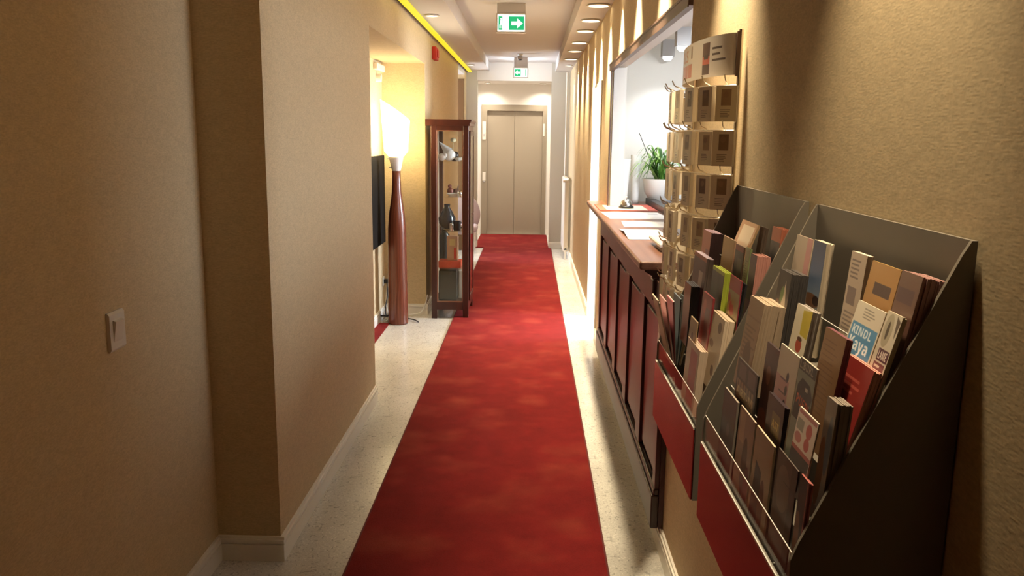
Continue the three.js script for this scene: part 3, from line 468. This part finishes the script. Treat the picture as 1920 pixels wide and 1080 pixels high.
// printed covers: one atlas, 16 x 8 cells
const COLS = 16, ROWS = 8, CW = 96, CH = 192, cells = [];
const atlasCanvas = document.createElement('canvas'); atlasCanvas.width = COLS * CW; atlasCanvas.height = ROWS * CH;
const ctx = atlasCanvas.getContext('2d');
function cell(draw) { const i = cells.length; cells.push(i); ctx.save(); ctx.translate((i % COLS) * CW, Math.floor(i / COLS) * CH); ctx.beginPath(); ctx.rect(0, 0, CW, CH); ctx.clip(); draw(ctx); ctx.restore(); return i; }
const fill = (g, c, x = 0, y = 0, w = CW, h = CH) => { g.fillStyle = c; g.fillRect(x, y, w, h); };
const lines = (g, c, x, y, w, n, s = 7, h = 3) => { for (let i = 0; i < n; i++) fill(g, c, x, y + i * s, w * (0.6 + 0.4 * rnd()), h); };
const word = (g, s, c, x, y, px, turn = 0, fam = 'sans-serif') => { g.save(); g.translate(x, y); g.rotate(turn); g.fillStyle = c; g.font = 'bold ' + px + 'px ' + fam; g.fillText(s, 0, 0); g.restore(); };
const blob = (g, c, x, y, rx, ry, a = 0) => { g.fillStyle = c; g.beginPath(); g.ellipse(x, y, rx, ry, a, 0, 6.3); g.fill(); };
const grad = (g, a) => { const q = g.createLinearGradient(0, 0, 0, CH); a.forEach((c, i) => q.addColorStop(i / (a.length - 1), c)); g.fillStyle = q; g.fillRect(0, 0, CW, CH); };
const two = (top, bot, y = 90, extra) => (g) => { fill(g, top); fill(g, bot, 0, y, CW, CH); if (extra) extra(g); };
const atlasUV = (g, i, flipU) => { const c = i % COLS, r = Math.floor(i / COLS), uv = g.attributes.uv; for (let k = 0; k < uv.count; k++) { const u = 0.02 + 0.96 * uv.getX(k), v = 0.02 + 0.96 * uv.getY(k); uv.setXY(k, (c + (flipU ? 1 - u : u)) / COLS, 1 - (r + 1 - v) / ROWS); } return g; };

// a pocketful of one leaflet: cover, the sheets behind it, the topmost sheet edges
const printed = new THREE.MeshStandardMaterial({ color: 0xffffff, roughness: 0.38 });
function leaflet(name, label, category, tlx, tly, fx, rx, xt, h, tilt, draw, side, group) {
  const A = onX(tlx, tly, xt), B = onX(fx, tly + 0.25 * (fx - tlx), xt), near = A.d < 1.63, lo = near ? 1.04 : 1.672, hi = near ? 1.588 : 2.21, yT = A.y, dN = Math.max(lo, B.d), dF = Math.min(hi, Math.max(A.d, dN + 0.03)), w = Math.max(0.012, dF - dN), th = Math.max(0.0015, (rx - fx) * dN / FPX), a = tilt * RAD;
  const t = new THREE.Group(); t.name = numbered(name); tag(t, label, category, group);
  t.position.set(xt - h * Math.sin(a), yT - h * Math.cos(a), -(dF + dN) / 2); t.rotation.z = -a; scene.add(t);
  const cover = new THREE.PlaneGeometry(w, h); cover.rotateY(-Math.PI / 2); cover.translate(-0.0006, h / 2, 0);   // faces the corridor
  const i = cell(draw); atlasUV(cover, i, false);
  const cm = mesh('cover', flat(cover), printed); t.add(cm);
  const n = Math.max(1, Math.min(14, Math.round(th / 0.0026))), st = th / n, sheets = [];
  for (let k = 0; k < n; k++) { const dh = k ? -0.002 * rnd() : 0, dz = k ? 0.003 * (rnd() - 0.5) : 0, g = new THREE.BoxGeometry(st * 0.95, h + dh, w - 0.0005); g.translate(st * (k + 0.43), (h + dh) / 2, dz); sheets.push(flat(g)); }
  t.add(mesh('sheets', sheets, mat(new THREE.Color(side), 0.6)));
  return t;
}
const L = leaflet, NB = 'brochure';
// --- near rack, back tier to front tier
L(NB, 'pale beige leaflet with pink stripe along its edge, near rack back row', 'leaflet', 1496, 439, 1526, 1528, 0.51, 0.15, 6, (g) => { fill(g, '#b9a793'); fill(g, '#c08a86', 66, 0, 30, CH); }, '#c9b59c');
L(NB, 'leaflet with deep blue evening sky cover and thick white page block', 'leaflet', 1528, 449, 1551, 1566, 0.505, 0.20, 4, (g) => { grad(g, ['#3b4566', '#566a90', '#8a98a8', '#b5aa98', '#b5aa98']); blob(g, '#7b563c', 40, 100, 60, 11); blob(g, '#3a2a24', 74, 98, 24, 8); fill(g, '#b5a590', 0, 110, 96, 82); }, '#d8c8b0');
L(NB, 'folded white newspaper curling over in the back row of near rack', 'newspaper', 1599, 470, 1628, 1640, 0.505, 0.17, 5, (g) => { fill(g, '#cdb9a4'); lines(g, '#8d7a70', 12, 16, 70, 5); fill(g, '#93807a', 14, 62, 50, 30); lines(g, '#97857a', 12, 104, 72, 10); }, '#dccab4');
L(NB, 'yellow brown magazine with dark blurred print in near rack', 'magazine', 1638, 488, 1692, 1699, 0.505, 0.16, 10, (g) => { fill(g, '#a87a40'); fill(g, '#4a3330', 26, 36, 54, 20); fill(g, '#5a3f34', 40, 74, 46, 18); fill(g, '#5a2a2a', 4, 110, 20, 30); }, '#b5924f');
L(NB, 'thick pile of brown magazines with pink page edges and purple spine', 'magazine', 1693, 506, 1738, 1786, 0.495, 0.15, 10, (g) => { fill(g, '#6a4a3e'); fill(g, '#55393a', 8, 30, 70, 24); lines(g, '#a3886c', 14, 90, 60, 6); }, '#a88079');
L(NB, 'dark leaflet pile with white and green figure on its cover', 'leaflet', 1464, 503, 1486, 1519, 0.462, 0.15, 5, (g) => { fill(g, '#3c3632'); g.fillStyle = '#c3b8a4'; g.beginPath(); g.moveTo(62, 22); g.lineTo(84, 100); g.lineTo(38, 100); g.fill(); blob(g, '#5f7a44', 44, 56, 12, 20, 0.4); blob(g, '#6a4a34', 18, 84, 14, 14); }, '#4a4441');
L(NB, 'white leaflet with yellow panel and red strawberry', 'leaflet', 1497, 568, 1526, 1542, 0.462, 0.17, 8, (g) => { fill(g, '#e6dac0'); g.fillStyle = '#cdb73a'; g.beginPath(); g.moveTo(44, 10); g.lineTo(96, 4); g.lineTo(90, 56); g.lineTo(48, 54); g.fill(); blob(g, '#b4442c', 54, 74, 17, 13); blob(g, '#5a3a24', 54, 62, 14, 4); lines(g, '#9c8f74', 22, 96, 60, 4); }, '#9b9188');
L(NB, 'white leaflet with blue lettering panel, right of the white newspaper', 'leaflet', 1612, 562, 1664, 1673, 0.475, 0.15, 14, (g) => { fill(g, '#d0c4b0'); lines(g, '#8c8274', 30, 12, 44, 4, 5, 2); fill(g, '#4b87b0', 6, 40, 84, 54); word(g, 'KINDL', '#dde6ea', 10, 60, 22); word(g, 'Kaya', '#e9eef0', 10, 86, 30); }, '#c8bba4');
L(NB, 'white leaflet with dark eye shape and LAME lettering', 'leaflet', 1667, 582, 1715, 1724, 0.475, 0.15, 14, (g) => { fill(g, '#c9bda8'); blob(g, '#a89c84', 36, 34, 26, 28); blob(g, '#4a3c2e', 36, 34, 8, 15); g.fillStyle = '#5a4a3c'; g.beginPath(); g.moveTo(66, 6); g.lineTo(92, 14); g.lineTo(82, 44); g.fill(); fill(g, '#5b3b44', 24, 64, 66, 20); word(g, 'LAME', '#e3d6c6', 28, 81, 20); fill(g, '#7a4a4c', 20, 87, 66, 20); lines(g, '#d8c6b4', 26, 91, 54, 2, 8, 4); }, '#c2b498');
L(NB, 'thick red brochure pile with pink page edges, front of near rack side', 'brochure', 1588, 661, 1652, 1674, 0.445, 0.12, 14, (g) => { fill(g, '#8c2c26'); lines(g, '#b8564a', 14, 40, 66, 3, 14, 6); fill(g, '#c49a5a', 36, 100, 28, 6); }, '#cf9888');
L(NB, 'thick folded beige newspaper pile by the far side panel of near rack', 'newspaper', 1409, 553, 1435, 1480, 0.418, 0.17, 8, (g) => { fill(g, '#8a6c50'); fill(g, '#7a5a42', 0, 40, 96, 4); lines(g, '#6e523c', 10, 60, 76, 12, 9, 4); blob(g, '#5f4634', 50, 120, 24, 30); }, '#b9a28a');
L(NB, 'bent brown paper leaflet with purple lining in near rack', 'leaflet', 1550, 612, 1590, 1602, 0.43, 0.17, 8, (g) => { fill(g, '#8f6a48'); lines(g, '#7a5638', 10, 20, 70, 20, 8, 2); }, '#6d3c42');
L(NB, 'grey and white folded leaflets with brown picture, lower right of near rack', 'leaflet', 1553, 742, 1582, 1612, 0.402, 0.15, 4, (g) => { fill(g, '#9d9082'); blob(g, '#8a5a3a', 26, 130, 30, 60); blob(g, '#6f7a86', 68, 80, 22, 50); }, '#85796c');
L(NB, 'dark red brown leaflet with standing figure beside the beige newspapers', 'leaflet', 1440, 640, 1467, 1472, 0.41, 0.17, 4, (g) => { fill(g, '#5d3a34'); blob(g, '#8a5a48', 36, 60, 14, 18); blob(g, '#2c2422', 84, 110, 14, 60); blob(g, '#8c4a30', 30, 150, 30, 26); }, '#3a2a2a');
L(NB, 'white leaflet with pink area and small black dancing figures', 'leaflet', 1466, 643, 1502, 1505, 0.405, 0.16, 5, (g) => { fill(g, '#d8c8b4'); fill(g, '#c99a98', 0, 58, 66, 110); for (const y of [52, 76, 102]) { blob(g, '#33262a', 56, y, 6, 9); fill(g, '#6a4a4c', 22, y + 7, 36, 3); } }, '#d9cbb8');
L(NB, 'black card with pale city picture and ART-M lettering', 'card', 1386, 668, 1424, 1427, 0.39, 0.15, 3, (g) => { fill(g, '#2e2824'); fill(g, '#5a544c', 12, 10, 32, 34); fill(g, '#5a544c', 54, 10, 32, 34); fill(g, '#9c8464', 8, 50, 80, 40); word(g, 'ART-M', '#e2d2ac', 9, 82, 25); for (let k = 0; k < 7; k++) fill(g, '#4a3c30', 12 + k * 12, 50, 4, 14); }, '#4a423c');
L(NB, 'grey green leaflet with black jar and orange lettering', 'leaflet', 1502, 668, 1535, 1539, 0.40, 0.15, 5, (g) => { fill(g, '#8d9484'); fill(g, '#3a342e', 4, 5, 88, 20); word(g, 'L:BURL', '#b9b4a0', 6, 22, 22); g.fillStyle = '#241f1e'; g.beginPath(); g.moveTo(6, 112); g.lineTo(12, 52); g.lineTo(30, 36); g.lineTo(72, 40); g.lineTo(92, 58); g.lineTo(86, 112); g.fill(); word(g, 'PUEBL', '#e06428', 13, 84, 25, 0.1); fill(g, '#cfc6b4', 52, 48, 14, 7); }, '#b7ab98');
L(NB, 'dark purple leaflet with yellow AST square, centre of near rack', 'leaflet', 1443, 734, 1474, 1495, 0.39, 0.15, 3, (g) => { fill(g, '#5a3a32'); fill(g, '#8a7444', 34, 30, 46, 44); word(g, 'AST', '#e2c468', 37, 60, 22); }, '#2a161c');
L(NB, 'pale pink card with red figures in front of the dark purple leaflet', 'card', 1501, 761, 1538, 1541, 0.388, 0.115, 8, (g) => { fill(g, '#dcc8ba'); fill(g, '#b8706c', 6, 6, 84, 9); fill(g, '#9a9284', 6, 26, 32, 26); blob(g, '#c07a76', 22, 68, 16, 12); blob(g, '#c4625c', 64, 38, 13, 17); blob(g, '#c4625c', 64, 68, 12, 15); fill(g, '#b06058', 0, 88, 96, 10); fill(g, '#3a322e', 0, 98, 92, 94); }, '#d8c4b4');
L(NB, 'black leaflet at the far end of near rack front row', 'leaflet', 1360, 725, 1385, 1389, 0.374, 0.16, 3, (g) => { fill(g, '#312d2b'); blob(g, '#5d5650', 52, 80, 10, 14); lines(g, '#4d4640', 20, 110, 60, 4); }, '#a79b8c');
L(NB, 'light pink leaflet with dark shapes, second in near rack front row', 'leaflet', 1390, 759, 1419, 1422, 0.374, 0.16, 3, (g) => { fill(g, '#a58a78'); blob(g, '#5a4038', 56, 110, 16, 60); blob(g, '#7a3a44', 78, 140, 14, 40); fill(g, '#c2a890', 10, 10, 30, 60); }, '#c9b6a0');
L(NB, 'cream leaflet with dark robed figure in near rack front row', 'leaflet', 1420, 797, 1455, 1459, 0.374, 0.17, 3, (g) => { fill(g, '#b59c7c'); g.fillStyle = '#3a2c2a'; g.beginPath(); g.moveTo(20, 60); g.lineTo(50, 70); g.lineTo(58, 192); g.lineTo(8, 192); g.fill(); blob(g, '#6e4638', 62, 130, 14, 52); }, '#d6c2a4');
L(NB, 'plain grey brown leaflet in near rack front row', 'leaflet', 1461, 839, 1500, 1503, 0.374, 0.16, 3, (g) => { fill(g, '#5c5046'); blob(g, '#7d6d5c', 40, 60, 30, 40); fill(g, '#46392f', 70, 0, 26, CH); }, '#5d5148');
L(NB, 'dark leaflet with red and white edges at the near end of front row', 'leaflet', 1503, 888, 1524, 1532, 0.374, 0.14, 3, (g) => { fill(g, '#2a1d1e'); blob(g, '#7a5038', 24, 120, 30, 50); fill(g, '#a84a44', 80, 0, 8, CH); }, '#a45a52');
// --- far rack
L(NB, 'orange framed card with blank white centre on top of far rack', 'card', 1394, 411, 1423, 1427, 0.505, 0.12, 20, (g) => { fill(g, '#b07a56'); fill(g, '#d9c2aa', 18, 18, 66, 100); }, '#dcb88c');
L(NB, 'brown magazine pile behind the orange framed card', 'magazine', 1427, 424, 1433, 1442, 0.513, 0.13, 6, (g) => { fill(g, '#6a5646'); }, '#6d5a4c');
L(NB, 'dark leaflet pile with orange top band in far rack', 'leaflet', 1450, 424, 1467, 1486, 0.505, 0.13, 4, (g) => { fill(g, '#463c40'); fill(g, '#b0593a', 0, 0, CW, 44); blob(g, '#2a2830', 50, 120, 40, 60); }, '#9d5a42');
L(NB, 'thick pink and purple booklet pile next to the card rack', 'booklet', 1318, 428, 1335, 1357, 0.462, 0.15, 4, (g) => { fill(g, '#a86858'); fill(g, '#7a4a58', 50, 60, 40, 70); }, '#7d6470');
L(NB, 'cream yellow booklet pile behind the purple booklets', 'booklet', 1358, 441, 1379, 1383, 0.468, 0.15, 4, (g) => { fill(g, '#a8854c'); }, '#d4b49a');
L(NB, 'dark olive leaflet with red top edge in far rack', 'leaflet', 1381, 457, 1396, 1399, 0.468, 0.14, 4, (g) => { fill(g, '#3c362c'); fill(g, '#7a2a24', 0, 0, CW, 20); fill(g, '#55503c', 40, 40, 40, 150); }, '#56402e');
L(NB, 'pale green leaflet with green top edge in far rack', 'leaflet', 1400, 463, 1408, 1412, 0.468, 0.14, 4, (g) => { fill(g, '#8f8a62'); lines(g, '#6c6a48', 20, 40, 50, 10); }, '#7d8a5a');
L(NB, 'purple booklet pile with pink edges by the near panel of far rack', 'booklet', 1409, 474, 1422, 1448, 0.46, 0.15, 4, (g) => { fill(g, '#5d4a58'); fill(g, '#7a4a6a', 0, 120, CW, 72); }, '#b07a6e');
L(NB, 'orange topped dark red book with white label in far rack', 'book', 1304, 470, 1327, 1340, 0.42, 0.15, 4, (g) => { fill(g, '#4a2228'); fill(g, '#9a5038', 0, 0, CW, 16); fill(g, '#b09a92', 50, 50, 26, 70); fill(g, '#6a2c34', 10, 130, 60, 40); }, '#8a7a86');
L(NB, 'dark green book with bright lime top edge', 'book', 1338, 497, 1360, 1374, 0.425, 0.15, 4, (g) => { fill(g, '#3e4238'); fill(g, '#a3b03e', 0, 0, CW, 14); fill(g, '#2c302a', 50, 16, 20, 170); }, '#a9b53c');
L(NB, 'red and yellow patterned leaflet in the middle of far rack', 'leaflet', 1371, 514, 1396, 1398, 0.432, 0.15, 4, (g) => { fill(g, '#9a8452'); fill(g, '#a02a30', 0, 0, CW, 40); for (let k = 0; k < 9; k++) blob(g, k % 2 ? '#a83a34' : '#b8944c', 14 + 70 * rnd(), 60 + 110 * rnd(), 14, 9, rnd() * 3); }, '#8c3038');
L(NB, 'small black card with pale stripes by the near panel of far rack', 'card', 1400, 535, 1412, 1416, 0.44, 0.1, 8, (g) => { fill(g, '#26262a'); lines(g, '#6f7a80', 16, 30, 64, 8, 14, 5); }, '#1d1c20');
L(NB, 'thick black book with pink cover at the far end of far rack', 'book', 1285, 526, 1297, 1320, 0.392, 0.15, 2, (g) => { fill(g, '#a0584c'); }, '#211820');
L(NB, 'bright red leaflet behind the white brown-marked pile', 'leaflet', 1320, 545, 1338, 1342, 0.40, 0.15, 4, (g) => { fill(g, '#a0282c'); fill(g, '#7a2a34', 40, 40, 40, 120); blob(g, '#c04a44', 30, 40, 14, 20); }, '#8a3034');
L(NB, 'white leaflet pile with brown marks against the grey side panel', 'leaflet', 1337, 580, 1365, 1384, 0.403, 0.16, 6, (g) => { fill(g, '#c8b496'); blob(g, '#7a5a40', 70, 30, 12, 14); blob(g, '#94745a', 30, 80, 14, 10); blob(g, '#6a4a38', 60, 140, 10, 14); }, '#d6c0a6');
L(NB, 'thick white leaflet pile with red cover strip in far rack front', 'leaflet', 1291, 631, 1314, 1346, 0.375, 0.15, 4, (g) => { fill(g, '#c9b49c'); fill(g, '#a8383a', 34, 20, 50, 150); }, '#cdb6a0');
L(NB, 'cream leaflet with small dark face behind the fanned booklets', 'leaflet', 1296, 592, 1308, 1311, 0.38, 0.14, 4, (g) => { fill(g, '#ab8f6c'); blob(g, '#5a3f30', 50, 60, 16, 16); }, '#a98d6c');
// fanned thin booklets in the front pocket of the far rack
[['#cdb9a0', 'white'], ['#c58a86', 'pink'], ['#a0525a', 'wine red'], ['#5c6a74', 'slate blue'], ['#3a4a4c', 'dark teal'], ['#c2ae8a', 'cream']].forEach(([c, w], i) => {
  const t = new THREE.Group(); t.name = numbered('thin_booklet'); tag(t, w + ' thin booklet in the fan of booklets above the red front', 'booklet', null);
  t.position.set(0.3745 + i * 0.0042, 1.07, -2.15); t.rotation.z = (14 - i * 5.0) * RAD; scene.add(t);
  const g = new THREE.BoxGeometry(0.003, 0.175 - 0.004 * (i % 3), 0.1); g.translate(0, 0.0875 - 0.002 * (i % 3), 0); t.add(mesh('cover', flat(g), mat(new THREE.Color(c), 0.5)));
  const p = new THREE.BoxGeometry(0.0014, 0.168, 0.099); p.translate(0.0022, 0.084, 0); t.add(mesh('sheets', flat(p), M.paper));
});

// ---------------------------------------------------------------- curved card rack
{
  const dC = 2.555, half = 0.30, arc = (s, bulge) => { const q = s * Math.PI / 2; return { x: 0.535 - bulge * Math.cos(q), d: dC - half * Math.sin(q), nx: -Math.cos(q) * half, nd: -Math.sin(q) * bulge }; };   // s from -1 (far) to 1 (near)
  const t = thing('card_rack', 'curved wire card rack with printed header beside the reception hatch', 'rack', [0.53, 1.05, dC]);
  for (const d of [dC - half, dC + half]) part('upright', [rod([0.541, 1.03, d], [0.541, 1.93, d], 0.006)], M.wire, t);
  // header: bent plate with print
  const hp = [], hi = [], hu = [], N = 24, hz = 0.07;
  for (let i = 0; i <= N; i++) { const a = arc(-1 + 2 * i / N, hz); for (const [y, v] of [[1.815, 0], [1.922, 1]]) { hp.push(a.x, y, -a.d); hu.push(i / N, v); } if (i < N) { const v = 2 * i; hi.push(v, v + 2, v + 1, v + 1, v + 2, v + 3); } }
  const hg = new THREE.BufferGeometry(); hg.setAttribute('position', new THREE.Float32BufferAttribute(hp, 3)); hg.setAttribute('uv', new THREE.Float32BufferAttribute(hu, 2)); hg.setIndex(hi); hg.computeVertexNormals();
  const hm = canvasTex(512, 96, (g, W, H) => {
    g.fillStyle = '#efe6da'; g.fillRect(0, 0, W, H); g.fillStyle = '#d98a4a'; g.font = 'bold 44px sans-serif'; g.fillText('JUS', 176, 44); g.fillStyle = '#7a4a2c'; g.fillRect(268, 8, 10, 30);
    g.fillStyle = '#d2664a'; for (let k = 0; k < 3; k++) g.fillRect(178 + k * 34, 52, 30, 34);
    g.fillStyle = '#5a3028'; g.fillRect(340, 12, 34, 34); g.fillStyle = '#cf6450'; g.fillRect(340, 44, 34, 20); g.fillStyle = '#4a2c28'; g.fillRect(340, 64, 34, 24); g.fillStyle = '#3a2420'; g.beginPath(); g.arc(352, 46, 6, 0, 7); g.arc(362, 46, 6, 0, 7); g.fill();
    g.fillStyle = '#6a5a50'; for (const [y, w] of [[26, 44], [40, 36], [54, 62]]) g.fillRect(386, y, w, 5);
  });
  part('header', flat(hg), new THREE.MeshStandardMaterial({ map: hm, roughness: 0.3, side: THREE.DoubleSide }), t);
  part('header_edge', bx(0.53, 0.54, 1.812, 1.925, dC - half - 0.006, dC - half), M.woodFrame, t);
  const faces = [['#efe2cc', '#7a5a48'], ['#e6d6bc', '#94785f'], ['#f0e6d6', '#6b5042'], ['#ecdcb8', '#a88c6c'], ['#e6d8c8', '#5f4e44'], ['#f2e4c4', '#b49a74']].map(([bg, p], q) => cell((g) => { fill(g, bg); fill(g, p, 26 + 4 * (q % 3), 22, 44, 84); blob(g, '#a08268', 48, 50, 12, 16); lines(g, '#8d7a66', 24, 126, 46, 5, 9, 3); }));
  const nth = ['first', 'second', 'third', 'fourth', 'fifth', 'sixth', 'seventh', 'last'], faceM = printed, rowWord = ['top', 'second', 'third', 'fourth', 'fifth', 'sixth', 'lowest'];
  const packSide = mat(col(0.72, 0.64, 0.52), 0.6);
  for (let r = 0; r < 7; r++) {
    const y = 1.80 - 0.1165 * r, B = 0.098;
    part('rail', tube(Array.from({ length: 17 }, (_, i) => { const a = arc(-1 + i / 8, B); return [a.x, y - 0.012, a.d]; }), 0.0022, 40, 6), M.wire, t);
    for (let k = 0; k < 8; k++) {
      const s = -0.875 + 0.25 * k, a = arc(s, B), ln = Math.hypot(a.nx, a.nd), nx = a.nx / ln, nd = a.nd / ln;
      const P = (o, yy) => [a.x + nx * o, yy, a.d + nd * o];
      part('prong', tube([P(-0.002, y - 0.012), P(0.014, y - 0.004), P(0.024, y), P(0.032, y + 0.014)], 0.0018, 10, 5), M.wire, t);
      const c = new THREE.Group(); c.name = numbered('card_pack'); tag(c, nth[7 - k] + ' card pack from the brochure rack end, ' + rowWord[r] + ' row of curved card rack', 'cards', rowWord[r] + ' row of card packs');
      c.position.set(a.x + nx * 0.003, y - 0.105, -(a.d + nd * 0.003)); c.rotation.y = Math.atan2(nx, -nd); scene.add(c);
      const w = 0.056, h = 0.088 + 0.006 * rnd(), th = 0.006 + 0.011 * rnd(), g = new THREE.BoxGeometry(w, h, th); g.translate(0, h / 2, th / 2); c.add(mesh('cards', flat(g), packSide));
      const f = new THREE.PlaneGeometry(w, h); f.translate(0, h / 2, th + 0.0006); atlasUV(f, faces[Math.floor(rnd() * faces.length)]); c.add(mesh('front_card', flat(f), faceM));
    }
  }
}
const atlas = new THREE.CanvasTexture(atlasCanvas); atlas.colorSpace = THREE.SRGBColorSpace; printed.map = atlas;

scene.traverse((o) => { if (o.isMesh) { o.castShadow = true; o.receiveShadow = true; } });
renderer.render(scene, camera);
